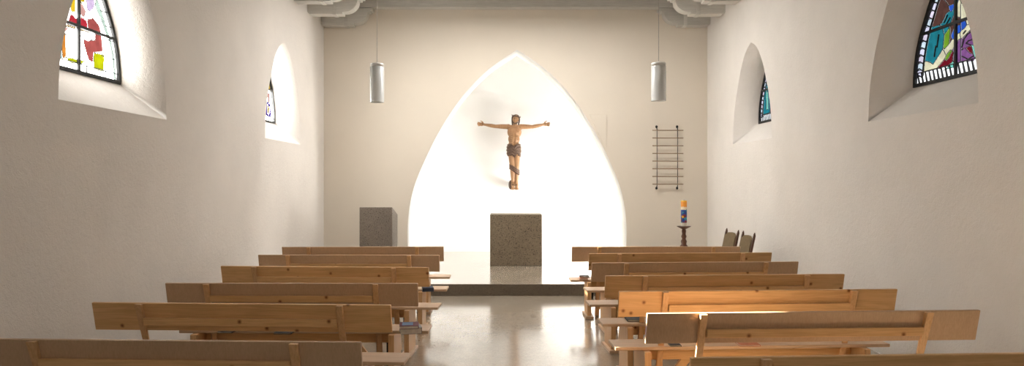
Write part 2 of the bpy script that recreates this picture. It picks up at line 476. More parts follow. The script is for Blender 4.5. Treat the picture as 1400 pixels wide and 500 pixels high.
def stained_window(name, X, sgn, yc, pieces, lines, base, k, trans, cross_y, cross_z, fill=False, cell=.006):
    thick = fill
    """pieces: [(colour, [(dy, dz)...])] in metres from (yc, sill)"""
    gx = X+sgn*GD; tf = 1.0/(k*(1+trans)*2**EXPO)
    root = struct(empty(name, (gx, yc, GZ0)))
    H = GZ1-GZ0
    prof = [(h*GHALF, v*H) for h, v in WARCH]
    outl = [(-h, z) for h, z in prof] + [(h, z) for h, z in prof[::-1][1:]]     # clockwise seen with y right, z up
    ccw = outl[::-1]
    g = MB()
    g.prism([(sgn*.012, *p) for p in outl], (sgn*.006, 0, 0), 0, opal(name+'_daylight', base, k, trans))
    lead = MB(); ld = M['lead']
    def strip(p, q, w=.009):
        d = math.hypot(q[0]-p[0], q[1]-p[1])
        if d < 1e-3: return
        n = (-(q[1]-p[1])/d*w/2, (q[0]-p[0])/d*w/2)
        lead.prism([(-sgn*.006, p[0]+n[0], p[1]+n[1]), (-sgn*.006, q[0]+n[0], q[1]+n[1]), (-sgn*.006, q[0]-n[0], q[1]-n[1]), (-sgn*.006, p[0]-n[0], p[1]-n[1])], (sgn*.01, 0, 0))
    # mosaic of coloured panes: every small cell belongs to one piece of glass
    def inside(p, poly):
        c = False
        for (xa, ya), (xb, yb) in zip(poly, poly[1:]+poly[:1]):
            if (ya > p[1]) != (yb > p[1]) and p[0] < (xb-xa)*(p[1]-ya)/(yb-ya)+xa: c = not c
        return c
    def dist(p, poly):
        best = 9
        for (xa, ya), (xb, yb) in zip(poly, poly[1:]+poly[:1]):
            dx, dy = xb-xa, yb-ya; t = max(0, min(1, ((p[0]-xa)*dx+(p[1]-ya)*dy)/(dx*dx+dy*dy+1e-12)))
            best = min(best, math.hypot(p[0]-xa-t*dx, p[1]-ya-t*dy))
        return best
    nx = int(2*GHALF/cell); nz = int(H/cell); ids = {}
    for iz in range(nz):
        z = (iz+.5)*cell; hw = g_half(z)
        for ix in range(nx):
            y = -GHALF+(ix+.5)*cell
            if abs(y) > hw: continue
            idn = -1
            for i in range(len(pieces)-1, -1, -1):
                if inside((y, z), pieces[i][1]): idn = i; break
            if idn < 0 and fill and z > .13 and abs(y) < hw-.13:
                idn = min(range(nfield, len(pieces)), key=lambda i: dist((y, z), pieces[i][1]))
            ids[ix, iz] = idn
    for (ix, iz), idn in ids.items():
        y = -GHALF+ix*cell; z = iz*cell
        q = [(y, z), (y+cell, z), (y+cell, z+cell), (y, z+cell)]
        nb = [ids.get((ix+1, iz), idn), ids.get((ix, iz+1), idn), ids.get((ix-1, iz), idn) if thick else idn]
        if any(v != idn for v in nb): lead.poly([(sgn*.0108, *p) for p in q]); continue
        if idn >= 0: g.poly([(sgn*.0114, *p) for p in q], tint(tuple(min(1.0, c*tf) for c in pieces[idn][0])))
    for pl in lines:
        for a, b in zip(pl, pl[1:]):
            n = max(1, int(math.hypot(b[0]-a[0], b[1]-a[1])/.03))
            pts = [(a[0]+(b[0]-a[0])*t/n, a[1]+(b[1]-a[1])*t/n) for t in range(n+1)]
            for p, q in zip(pts, pts[1:]):
                if all(0 <= r[1] <= H and abs(r[0]) < g_half(r[1]) for r in (p, q)): strip(p, q, .008)
    g.build('glass', None, root)
    lead.build('lead_came', ld, root)
    f = MB(); w = .032
    prof2 = [(max(0, h*GHALF-w*1.0), w+v*(H-w*2.6)) for h, v in WARCH]
    inn = [(-h, z) for h, z in prof2] + [(h, z) for h, z in prof2[::-1][1:]]
    n = len(outl)
    for i in range(n):
        j = (i+1) % n
        a, b, c, d = outl[i], outl[j], inn[j], inn[i]
        if math.hypot(c[0]-d[0], c[1]-d[1]) < 1e-5: f.prism([(-sgn*.014, *a), (-sgn*.014, *b), (-sgn*.014, *c)], (sgn*.03, 0, 0)); continue
        f.prism([(-sgn*.014, *a), (-sgn*.014, *b), (-sgn*.014, *c), (-sgn*.014, *d)], (sgn*.03, 0, 0))
    for y in cross_y:
        top = 0
        for q in range(200):
            v = H*q/200
            if g_half(v) > abs(y): top = v
        f.box(min(-sgn*.016, sgn*.004), max(-sgn*.016, sgn*.004), y-.014, y+.014, .01, top, .003)
    for z in cross_z:
        hw = g_half(z)-.01
        f.box(min(-sgn*.018, sgn*.004), max(-sgn*.018, sgn*.004), -hw, hw, z-.013, z+.013, .003)
    f.build('frame', M['iron'], root)
    return root
def pxy(X, yc):                # photo pixel -> (dy, dz) on the glass plane x = X
    def fn(px, py):
        Y = X*F/(px-692.0); return (Y-yc, EYE+(250-py)*Y/F-GZ0)
    return fn
def conv(fn, ox, oy, k, polys): return [(c, [fn(ox+k*x, oy+k*y) for x, y in p]) for c, p in polys]
RED = (.58, .04, .06); ROSE = (.56, .13, .12); PINK = (.9, .5, .46); LIL = (.75, .6, .9); YEL = (.9, .58, .03); LIME = (.66, .70, .01)
ORG = (.85, .32, .05); LBL = (.3, .62, .75); TAN = (.7, .5, .25); PALE = (.62, .8, .72)
TEAL = (.02, .22, .27); GRN = (.20, .38, .03); BRN = (.11, .05, .04); BLU = (.03, .11, .55); PUR = (.26, .10, .28); DRED = (.19, .01, .02)
MINT = (.22, .72, .58); CRM = (.80, .74, .50); GRY = (.16, .13, .2); BGR = (.05, .55, .12)
f1 = pxy(XL-GD, CL[1])
Lp = conv(f1, 70, 0, .26, [
    (ROSE, [(197, 100), (228, 92), (262, 135), (272, 185), (280, 270), (232, 275), (228, 328), (203, 312), (182, 240), (176, 205), (205, 212), (238, 208), (238, 180), (205, 168)]),
    (RED, [(92, 130), (112, 68), (138, 95), (168, 88), (196, 108), (203, 160), (150, 150)]),
    (PINK, [(152, 18), (170, 15), (192, 60), (186, 92), (168, 84), (156, 60)]),
    (LIL, [(183, -60), (232, -60), (238, 28), (228, 50), (212, 60), (196, 50)]),
    (YEL, [(104, -40), (138, -40), (138, 62), (112, 62)]),
    (YEL, [(152, -50), (180, -60), (186, 10), (152, 14)]),
    (ORG, [(58, 178), (84, 168), (88, 300), (70, 305)]),
    (LBL, [(46, 212), (56, 180), (68, 305), (48, 312)]),
    (LIME, [(231, 277), (287, 286), (285, 375), (231, 362)]),
    (LIME, [(80, 296), (130, 308), (192, 318), (168, 334), (130, 332), (112, 330)]),
    (TAN, [(72, 122), (140, 140), (140, 152), (70, 134)]),
    (TAN, [(150, 146), (240, 168), (240, 178), (150, 156)]),
    (PALE, [(238, -40), (262, 20), (300, 140), (318, 200), (300, 192), (262, 90), (240, 40)]),
    (PALE, [(322, 205), (340, 300), (350, 430), (338, 425), (328, 300), (308, 200)]),
    (PINK, [(76, 145), (98, 138), (98, 150), (82, 170)]),
    (ROSE, [(-60, 120), (60, 160), (55, 300), (-60, 270)]), (BLU, [(-60, 20), (70, 20), (60, 110), (-60, 90)])])
Lb = [[(-.6, .09), (.6, .09)], [(-.6, .3), (-.15, .3)], [(.0, .33), (.2, .33)], [(.35, .22), (.55, .22)], [(.42, .38), (.56, .38)], [(.40, .5), (.54, .5)], [(.33, .62), (.47, .62)], [(-.3, .09), (-.3, .3)], [(.12, .09), (.12, .0)], [(.4, .09), (.4, .0)]]
stained_window('window_1', XL, -1, CL[1], Lp, Lb, (1.0, .99, .95), KL, .55, [0.0], [.405])
# second left window
sm = [(MINT, [(.30, .62), (.52, .5), (.35, .9), (.1, .95)]), (YEL, [(.30, .52), (.50, .47), (.44, .60), (.3, .63)]), (PINK, [(.36, .30), (.47, .30), (.45, .46), (.36, .46)]),
      ((.13, .07, .55), [(.28, .10), (.52, .10), (.49, .30), (.30, .33)]), (YEL, [(.34, .16), (.42, .12), (.44, .24), (.36, .28)]),
      (RED, [(-.3, .1), (.1, .1), (.05, .6), (-.2, .6)]), (TEAL, [(-.1, .62), (.25, .62), (.1, .9), (-.05, .9)]), (LIL, [(-.5, .1), (-.34, .1), (-.3, .55), (-.45, .5)])]
stained_window('window_2', XL, -1, CL[2], sm, [[(.54, .06), (.52, .3), (.40, .62), (.2, .9)], [(-.6, .07), (.6, .07)], [(-.54, .06), (-.52, .3), (-.4, .62), (-.2, .9)]], (1.0, .99, .95), KL2, .25, [0.0], [.5], False, .010)
f3 = pxy(XR+GD, CR[1])
Rp = conv(f3, 1240, 0, .26, [
    (CRM, [(126, 345), (190, 262), (196, 284), (128, 372)]),
    (CRM, [(188, 262), (262, 190), (266, 205), (196, 284)]),
    (CRM, [(284, 180), (320, 138), (345, 125), (345, 140), (286, 196)]),
    (TEAL, [(150, 232), (176, 150), (186, 190), (172, 262), (132, 335), (132, 300)]),
    (TEAL, [(182, 120), (202, 70), (240, 40), (246, 52), (205, 150), (190, 170)]),
    (GRN, [(192, 190), (222, 150), (214, 225), (192, 255)]),
    (GRN, [(205, 290), (220, 268), (212, 305), (200, 315)]),
    (BRN, [(222, 140), (240, 88), (268, 96), (268, 124), (236, 150), (218, 220)]),
    (BRN, [(200, -30), (262, -30), (240, 14), (210, 20)]),
    (BLU, [(222, 190), (240, 152), (268, 132), (268, 150), (236, 196)]),
    (BLU, [(215, 36), (252, 14), (232, 56), (220, 60)]),
    (BLU, [(284, 120), (300, 112), (294, 130), (284, 136)]),
    (PUR, [(286, 200), (330, 152), (345, 190), (357, 290), (345, 318), (286, 322)]),
    (PUR, [(266, 208), (266, 328), (242, 330), (236, 300), (248, 250)]),
    (DRED, [(160, 362), (200, 318), (236, 282), (232, 312), (205, 345)]),
    (DRED, [(300, 252), (336, 234), (350, 290), (320, 275)]),
    (MINT, [(330, 234), (346, 238), (360, 300), (348, 302)]),
    (MINT, [(184, 372), (240, 326), (250, 348), (205, 360)]),
    (CRM, [(246, 62), (268, 20), (268, 84), (250, 80)]),
    (CRM, [(284, 26), (332, 88), (318, 112), (284, 98)]),
    (BGR, [(286, -20), (312, -20), (322, 62), (290, 24)]),
    (BRN, [(180, 20), (205, 25), (215, 60), (200, 66), (180, 110), (172, 80)]),
    (TEAL, [(365, 180), (460, 150), (460, 330), (372, 330)]), (DRED, [(350, 60), (420, 40), (430, 140), (360, 150)])])
Rb = []; Rd = [[(345, 160), (318, 180), (300, 205), (288, 250)], [(352, 205), (322, 215), (312, 228), (334, 236)], [(352, 292), (322, 312), (290, 296)], [(288, 262), (300, 252)], [(250, 232), (262, 262), (256, 300), (246, 328)], [(266, 222), (258, 240)], [(152, 240), (144, 300)], [(168, 180), (158, 250)], [(228, 92), (200, 140)], [(214, 78), (196, 120)], [(310, 160), (296, 178)]]
P3 = lambda x, y: f3(1240+.26*x, .26*y)
for k_ in range(14):            # chevron blocks up the border
    t = .08+k_*.065
    h = g_half(t)
    Rb.append([(h-.03, t), (h-.075, t+.03), (h-.13, t)]); Rb.append([(-h+.03, t), (-h+.075, t+.03), (-h+.13, t)])
inn = [(max(0, g_half(.05+.06*q)-.135), .05+.06*q) for q in range(15)]
Rb.append(inn); Rb.append([(-a, b) for a, b in inn])
for q in range(-9, 11):
    Rb.append([(q*.06, .03), (q*.06+.035, .13)]); Rb.append([(q*.06+.035, .13), (q*.06+.012, .03)])
Rb.append([(-.6, .132), (.6, .132)])
Rd = Rb+[[P3(*q) for q in pl] for pl in Rd]
inn_z = [(t*.05, 0) for t in range(2)]
Rglass = []
for k_ in range(14):
    t = .10+k_*.065; h = g_half(t); h2 = g_half(t+.065)
    c = [(.80, .78, .95), (.72, .84, .92), (.86, .76, .9)][k_ % 3]
    Rglass.append((c, [(h-.13, t), (h, t), (h2, t+.065), (h2-.13, t+.065)]))
    Rglass.append((c, [(-h, t), (-h+.13, t), (-h2+.13, t+.065), (-h2, t+.065)]))
# the dark middle field behind the figures
stained_window('window_3', XR, 1, CR[1], Rglass+Rp, Rd, (.93, .96, 1.0), KR, .05, [.0], [.49], True)
sr = [(TEAL, [(.22, .16), (.5, .16), (.44, .5), (.25, .62)]), (MINT, [(.28, .2), (.36, .2), (.38, .5), (.3, .45)]), (BGR, [(.2, .72), (.3, .66), (.2, .9), (.05, .95)]), (DRED, [(-.2, .16), (.2, .16), (.2, .5), (-.1, .6)]),
      (BLU, [(-.45, .16), (-.22, .16), (-.15, .6), (-.35, .55)]), (BRN, [(-.1, .62), (.2, .62), (.1, .8), (-.05, .85)])]
Rb2 = []
stained_window('window_4', XR, 1, CR[2], Rglass+sr, Rb, (.93, .96, 1.0), KR, .05, [0.0], [.5], True, .010)

# third pair of windows at the same spacing, unseen beside the viewer, added for daylight
stained_window('window_7', XL, -1, CL[0], sm, [], (1.0, .99, .95), KHL, .05, [0.0], [.5], False, .02)
stained_window('window_8', XR, 1, CR[0], sr, [], (.97, .98, 1.0), KHR, .05, [0.0], [.5], False, .02)
# ------------------------------------------------------------------ ceiling beams on corbels
BD = .21
def corbel_profile():
    # (distance from wall, z), straight soffit then a rounded nose with fillets
    pts = [(0, 4.75), (0, 4.47), (.03, 4.44), (.575, 4.44), (.575, 4.475), (.60, 4.475)]
    for q in range(1, 9):
        a = PI/2*q/8
        pts.append((.60+.225*math.sin(a), 4.475+.20*(1-math.cos(a))))
    pts += [(.87, 4.675), (.87, 4.70), (.915, 4.70), (.915, 4.75)]
    return pts
for i, Y in enumerate([12.30, 11.47, 10.66, 9.84, 9.02]):
    d = min(BD, YB-Y)
    root = struct(empty('trim_%d' % (i+1) if i < 3 else 'trim_%d' % (i+2), (0, Y, 4.44)))
    b = MB(); b.box(XL, XR, 0, d, .322, .60, .008); b.build('beam', M['paint_grey'], root)
    b = MB(); b.box(XL, XR, .02, d-.02, .60, ZC-4.46); b.build('upper_beam', M['paint_grey'], root)
    for s, xw in ((1, XL), (-1, XR)):
        c = MB(); c.prism([(xw+s*px, .004, pz-4.44) for px, pz in corbel_profile()], (0, d-.008, 0), .004)
        cb = c.build('corbel', M['paint_grey'], root)
        k = MB()
        k.box(min(xw+s*.415, xw+s*.475), max(xw+s*.415, xw+s*.475), -.012, .004, -.012, .34, .003)
        k.box(min(xw+s*.415, xw+s*.475), max(xw+s*.415, xw+s*.475), -.012, d-.01, -.014, -.001, .003)
        k.build('strap', M['paint_grey'], cb)

# ------------------------------------------------------------------ benches
def make_bench(hb, Ln, plank, name, label, sx=0.0):
    """x along the bench, y = 0 at the top of the back, +y towards the altar"""
    r = empty(name); h = Ln/2
    tl = math.tan(math.radians(13))
    P = M['pine'] if plank == 'pine' else M['ply']
    # back board, tilted
    bz = hb-.19; yb = .19*tl
    m = MB(); m.prism([(-h, 0, hb), (-h, .022, hb+.002), (-h, yb+.022, bz+.002), (-h, yb, bz)], (Ln, 0, 0), .004); m.build('backrest', P, r)
    for s in (-1, 1):
        x = s*(h-.335)
        m = MB(); e = -.0015
        top = hb-.004
        pl = [(-.034, top), (e+.004*tl, top), (e+(hb-.45)*tl+.03, .45), (.30, .0), (.19, .0), (.135, .40)]
        m.prism([(x-.022, a, b) for a, b in pl], (.044, 0, 0), .004); m.build('back_post', M['pine_v'], r)
        # slab leg on a foot plate
        xl = s*(h-.215)
        m = MB(); m.box(xl-.024, xl+.024, .02, .36, .028, .435, .004); lg = m.build('leg', M['pine_v'], r)
        m = MB(); m.prism([(xl-.05, -.03, 0), (xl+.05, -.03, 0), (xl+.05, .37, 0), (xl-.05, .37, 0)], (0, 0, .03), .005); m.build('foot_plate', M['pine_l'], r)
        # diagonal brace from the apron down to the post
        x1 = x-s*.025
        m = MB(); m.prism([(x1-s*.24, .20, .34), (x1-s*.155, .20, .34), (x1, .20, .15), (x1, .20, .07)], (0, .03, 0), .003); m.build('brace', M['pine'], r)
    m = MB(); x = h-.335-.024
    rz = hb-.125; ry = (hb-rz)*tl
    m.prism([(-x, ry-.0025-.034+.004, rz-.025), (-x, ry-.002+.008, rz-.025), (-x, ry-.002-.006, rz+.027), (-x, ry-.036-.0, rz+.027)], (2*x, 0, 0), .003); m.build('back_rail', M['pine'], r)
    m = MB(); m.prism([(sx-h, .075, .435), (sx+h, .075, .435), (sx+h, .335, .435), (sx-h, .335, .435)], (0, 0, .025), .005); m.build('seat', M['pine_l'], r)
    xa = h-.215-.026
    for s in (0,):
        m = MB(); m.box(-xa, xa, .20, .23, .335, .433, .003); m.build('apron', M['pine'], r)
    for s in (-1, 1):
        xl = s*(h-.275)
        m = MB(); m.box(xl-.018, xl+.018, .245, .26, .23, .335, .003); m.box(xl-.012, xl+.012, .24, .275, .20, .24, .003); m.build('bracket', M['iron'], r)
    r['label'] = label; r['category'] = 'bench'
    return r
protos = {}
def bench(side, plank, pa, pb, label, oy=None):
    """pa, pb: photo pixels of the upper corners of the back board (left end, right end)"""
    dh = .80 if side == 'L' else .775
    hb = EYE-dh; Ln = 2.02 if side == 'L' else 2.055
    pts = []
    for px, py in (pa, pb):
        Y = F*dh/(py-250.0); pts.append(Vector(((px-692)*Y/F, Y)))
    a, b = pts
    ang = math.atan2(b.y-a.y, b.x-a.x); ang = max(-.055, min(.055, ang))
    # the aisle end is fixed
    d = Vector((math.cos(ang), math.sin(ang)))
    mid = (b-d*Ln/2) if side == 'L' else (a+d*Ln/2)
    key = side+plank
    if key not in protos:
        o = protos[key] = make_bench(hb, Ln, plank, 'church_bench', label, .075 if side == 'L' else -.01)
    else: o = copy_tree(protos[key])
    o['label'] = label; o['category'] = 'bench'; o['group'] = 'benches left of the aisle' if side == 'L' else 'benches right of the aisle'
    o.location = (mid.x, mid.y, 0); o.rotation_euler.z = ang
    return o, mid, ang
BL = [('ply', (390, 337.5), (606.5, 337), 'wooden bench left of the aisle, front row nearest the altar step'),
      ('ply', (352, 348.3), (600.5, 348.6), 'wooden bench left of the aisle, second row back from the altar'),
      ('pine', (303, 363.5), (586, 365.5), 'knotty pine bench left of the aisle, third row back from the altar'),
      ('ply', (226, 387), (571, 387.5), 'wooden bench left of the aisle whose seat end carries two stacked books'),
      ('pine', (126, 413.5), (534, 417), 'knotty pine bench left of the aisle, second row from the viewer'),
      ('ply', (-60, 463), (493, 468), 'wooden bench left of the aisle in the bottom left corner, nearest the viewer')]
BR = [('ply', (782, 337), (1002, 337), 'wooden bench right of the aisle, front row before the two chairs'),
      ('pine', (805.5, 346.5), (1051, 345), 'pine bench right of the aisle, second row back from the altar'),
      ('ply', (809.5, 359.3), (1087, 357.5), 'brown plywood-backed bench right of the aisle, third row back from the altar'),
      ('pine', (828, 377), (1154, 373), 'pine bench right of the aisle, fourth row back from the altar'),
      ('pine', (846.5, 398.5), (1228, 395), 'bright orange pine bench right of the aisle with a sunlit left edge'),
      ('ply', (885, 428.5), (1343, 424), 'plywood-backed bench right of the aisle with a sunlit top edge'),
      ('pine', (945, 489.5), (1553, 474), 'dark pine bench in the bottom right corner, nearest the viewer')]
benches = {}
for i, (pk, a, b, lab) in enumerate(BL): benches['L%d' % (i+1)] = bench('L', pk, a, b, lab)
for i, (pk, a, b, lab) in enumerate(BR): benches['R%d' % (i+1)] = bench('R', pk, a, b, lab)

# ------------------------------------------------------------------ books on the seats
def book(px, py, z, w, d, t, cover, label, rz=0, open_=False, Y=None):
    """photo pixel of the book's middle, on height z"""
    Y = F*(EYE-z)/(py-250.0); x = (px-692)*Y/F
    r = empty('book', (x, Y, z), rz)
    m = MB(); m.box(-w/2+.003, w/2-.004, -d/2+.004, d/2-.004, .003, t-.003); m.build('pages', M['paper'], r)
    m = MB(); m.box(-w/2, w/2, -d/2, d/2, 0, .003, .001); m.box(-w/2, w/2, -d/2, d/2, t-.003, t, .001); m.box(w/2-.004, w/2, -d/2, d/2, .002, t-.002, .001)
    m.build('cover', cover, r)
    tag(r, label, 'book', 'books left on the benches'); return r
SZ = .4605
b1 = book(561, 453.5, SZ, .165, .17, .05, M['bk_grey'], 'thick grey hymn book, lower of the two stacked on the left bench end', .25)
b2 = book(559.5, 446.5, SZ+.0505, .15, .165, .024, M['bk_wine'], 'dark red book with blue cover picture, on top of the thick grey book', .12)
m = MB(); m.box(-.055, .03, -.055, .06, .0241, .0246); m.build('cover_picture', plain('cover_picture', (.10, .19, .34), .7), b2)
book(584.5, 397, SZ, .16, .125, .04, M['bk_blue'], 'dark blue book on the aisle end of a left bench, second row from the altar', -PI/2+.2)
book(312, 452.6, SZ, .12, .15, .012, M['bk_black'], 'thin dark booklet on a left bench seat, further from the aisle', .0)
book(390, 454.0, SZ, .14, .15, .012, M['bk_black'], 'thin dark booklet on a left bench seat, nearer the aisle', .0)
book(797, 381.5, SZ, .11, .15, .022, M['bk_red'], 'orange book, lower of two on the front right bench seat end', 0)
book(799, 378.7, SZ+.0225, .11, .15, .018, M['bk_black'], 'dark covered book on top of the orange one on the front right bench', PI)
book(866, 437, SZ, .13, .17, .018, M['bk_black'], 'black book on the fourth right bench seat, under the bright pine backrest', PI)
book(921, 470.5, SZ, .08, .15, .010, M['bk_black'], 'thin dark booklet on a right bench seat just behind the sunlit end', 0)
book(1021, 470.0, SZ, .15, .15, .012, M['bk_red'], 'thin reddish booklet further along a right bench seat from the aisle', 0)

# ------------------------------------------------------------------ altar, ambo
m = MB(); x0, x1 = wpx(670, 0, 12.44)[0], wpx(741, 0, 12.44)[0]
m.box(x0, x1, 12.44, 13.0, PH, PH+.916, .008)
tag(m.build('altar', M['altar']), 'brown stone block altar standing under the carved figure', 'altar')
m = MB(); ax0, ax1 = -2.365, -1.835; ay0, ay1 = 11.2, 11.75
m.prism([(ax0, ay0, PH), (ax0, ay0, 1.261), (ax0, ay1, 1.12), (ax0, ay1, PH)], (ax1-ax0, 0, 0), .008)
tag(m.build('ambo', M['ambo']), 'grey stone block lectern with sloping top left of the arch', 'lectern')

# ------------------------------------------------------------------ pendant lamps
def pendant(px, w, ytop, ybot, label):
    Y = 9.5; s = F/Y; x = (px-692)/s; zt = EYE+(250-ytop)/s; zb = EYE+(250-ybot)/s; R = w/2/s
    r = empty('pendant_lamp', (x, Y, zb)); H = zt-zb
    m = MB(); m.tube((0, 0, H), (0, 0, ZC-.02-zb), .0045, n=8); m.build('cord', M['cord'], r)
    m = MB(); m.lathe([(.055, ZC-.05-zb), (.055, ZC-.02-zb)], n=20); m.build('ceiling_rose', M['white_metal'], r)
    m = MB(); m.lathe([(R*.98, H-.045), (R*.98, H-.004), (R*.9, H), (.012, H), (.01, H+.02)], n=32); m.build('cap', M['white_metal'], r)
    g = MB()
    g.lathe([(R, 0.0), (R, H-.045), (R-.004, H-.045), (R-.004, 0.0), (R, 0.0)], n=40, close=False)
    g.build('glass_shade', GLASS, r)
    m = MB(); m.lathe([(R*.72, .10), (R*.72, H-.045)], n=32); m.build('diffuser', FROST, r)
    m = MB(); m.lathe([(R*.82, .012), (R*.86, .095), (R*.80, .10), (R*.72, .012), (R*.82, .012)], n=32, close=False); m.build('reflector_ring', M['grey_metal'], r)
    m = MB(); m.lathe([(R*.68, .03), (R*.68, .036)], n=24); m.build('lens', M['white_metal'], r)
    tag(r, label, 'lamp', 'pendant lamps'); return r
mt, nt, out = newmat('satin_glass_shade')
tr = N(nt, 'ShaderNodeBsdfTransparent'); tr.inputs[0].default_value = (.95, .97, .97, 1)
pr_ = N(nt, 'ShaderNodeBsdfPrincipled', Roughness=.25); pr_.inputs['Base Color'].default_value = (.88, .89, .88, 1); pr_.inputs['IOR'].default_value = 1.5
mx = N(nt, 'ShaderNodeMixShader'); mx.inputs[0].default_value = .62
L(nt, tr.outputs[0], mx.inputs[1]); L(nt, pr_.outputs[0], mx.inputs[2]); L(nt, mx.outputs[0], out.inputs[0])
GLASS = mt
FROST = plain('frosted_tube', (.85, .84, .80), .5)
pendant(515.5, 19, 87, 140, 'cylindrical glass pendant lamp hanging left of the arch')
pendant(900.5, 20, 86, 138, 'cylindrical glass pendant lamp hanging right of the arch')

# ------------------------------------------------------------------ wall rack
s = F/YB
rk = empty('wall_rack', (*wpx(911.5, 257, YB)[:2], wpx(911.5, 257, YB)[2]))
def rel(px, py, dy): 
    w = wpx(px, py, YB); return (w[0]-rk.location.x, dy, w[2]-rk.location.z)
for px in (897.3, 925.3):
    m = MB(); m.tube(rel(px, 176, -.06), rel(px, 255, -.06), .006); m.build('upright_rod', M['iron'], rk)
    for py, e in ((173.5, 1), (257, -1)):
        m = MB(); m.ball(rel(px-.6, py, -.055), .022, (1, 1, 1.2)); m.tube(rel(px-.6, py, 0), rel(px-.6, py, -.06), .009); m.tube(rel(px-.6, py, -.06), rel(px, py+e*4, -.06), .008)
        m.build('bracket', M['iron'], rk)
for k_ in range(8):
    py = 178.4+k_*10.45
    m = MB(); m.tube(rel(890.8, py, -.075), rel(932.8, py+.1, -.075), .0085); m.build('bar', M['brass'], rk)
tag(rk, 'iron and brown wall rack of eight bars above the candle', 'rack')

# ------------------------------------------------------------------ candle on its stand
cy = 11.6; cx = (935-692)*cy/F; q = cy/F
dz = EYE-(309-250)*q
m = MB()
r = q
prof = [(.17, PH), (.175, PH+.02), (.15, PH+.05), (.07, PH+.09), (.035, PH+.16), (.05, PH+.22), (.032, PH+.28), (.028, PH+.42), (.06, dz-.36), (.065, dz-.33), (.04, dz-.30), (.05, dz-.25), (.03, dz-.21), (.045, dz-.17), (.03, dz-.13), (.038, dz-.08), (.03, dz-.05), (.10, dz-.015), (.12, dz), (.06, dz)]
m.lathe(prof, (0, 0, -PH), 28)
tag(m.build('candlestick', M['dark_wood'], None, (cx, cy, PH)), 'dark turned wooden candlestick before the right wall rack', 'candlestick')
H = (309-273)*q-.012
m = MB(); m.lathe([(.046, 0), (.05, .006), (.05, H-.008), (.044, H), (.015, H-.003)], n=28)
cd = m.build('candle', M['candle'], None, (cx, cy, dz+.001))
m = MB(); m.tube((0, 0, H-.006), (.002, 0, H+.014), .003, n=6); m.build('wick', M['bk_black'], cd)
tag(cd, 'thick painted church candle, orange above blue, on the turned stand', 'candle')

# ------------------------------------------------------------------ chairs
def make_chair():
    """faces +y; origin at floor under seat centre"""
    r = empty('upholstered_chair')
    w, d = .40, .40
    for sx in (-1, 1):
        m = MB(); m.lathe([(.018, 0), (.022, .03), (.016, .06), (.024, .2), (.016, .24), (.024, .30), (.022, .42)], (sx*(w/2-.03), d/2-.03, 0), 14); m.build('leg', M['dark_wood'], r)
        # back leg runs up as the back post, with a finial
        m = MB(); x = sx*(w/2-.01)
        p = [(-.18, 0), (-.18, .44), (-.215, .60), (-.295, .975)]
        for (ya, za), (yb_, zb_) in zip(p, p[1:]):
            m.prism([(x-.012, ya-.014, za), (x+.012, ya-.014, za), (x+.012, ya+.014, za), (x-.012, ya+.014, za)], (0, yb_-ya, zb_-za))
        m.ball((x, -.297, .985), .015, (1, 1, 1.2)); m.ball((x, -.300, 1.006), .009)
        m.build('back_post', M['dark_wood'], r)
    m = MB(); m.box(-w/2, w/2, -d/2, d/2, .38, .43, .01); m.build('seat_frame', M['dark_wood'], r)
    m = MB(); m.box(-w/2+.01, w/2-.01, -d/2+.035, d/2-.01, .43, .485, .022); m.build('seat_cushion', M['fabric'], r)
    m = MB(); n = 14; xs = [-(w/2-.028)+(w-.056)*i/n for i in range(n+1)]
    zt = [.935+.035*(1-abs(2*i/n-1)**2.2)+(.0 if 2 < i < n-2 else -.012) for i in range(n+1)]
    def yz(z): return -.20-(z-.56)*.215
    for i in range(n):
        a, b = xs[i], xs[i+1]
        fr = [(a, yz(.56)+.018, .56), (b, yz(.56)+.018, .56), (b, yz(zt[i+1])+.018, zt[i+1]), (a, yz(zt[i])+.018, zt[i])]
        m.prism(fr, (0, -.03, 0))
    bmesh.ops.remove_doubles(m.bm, verts=m.bm.verts, dist=1e-4)
    m.build('backrest', M['fabric'], r)
    m = MB()
    for z in (.15,):
        m.tube((-w/2+.03, d/2-.03, z), (w/2-.03, d/2-.03, z), .011); m.tube((-w/2+.03, d/2-.03, z), (-w/2+.02, -.18, z), .011); m.tube((w/2-.03, d/2-.03, z), (w/2-.02, -.18, z), .011)
    m.build('stretcher', M['dark_wood'], r)
    return r
ch = make_chair()
ch.location = (2.83, 9.57, 0); ch.rotation_euler.z = PI/2+.10
tag(ch, 'dark wood chair with olive upholstered back, nearer the altar of the pair', 'chair', 'chairs by the right wall')
c2 = copy_tree(ch); c2.location = (2.87, 9.06, 0); c2.rotation_euler.z = PI/2+.04
tag(c2, 'dark wood chair with olive upholstered back, further from the altar of the pair', 'chair', 'chairs by the right wall')

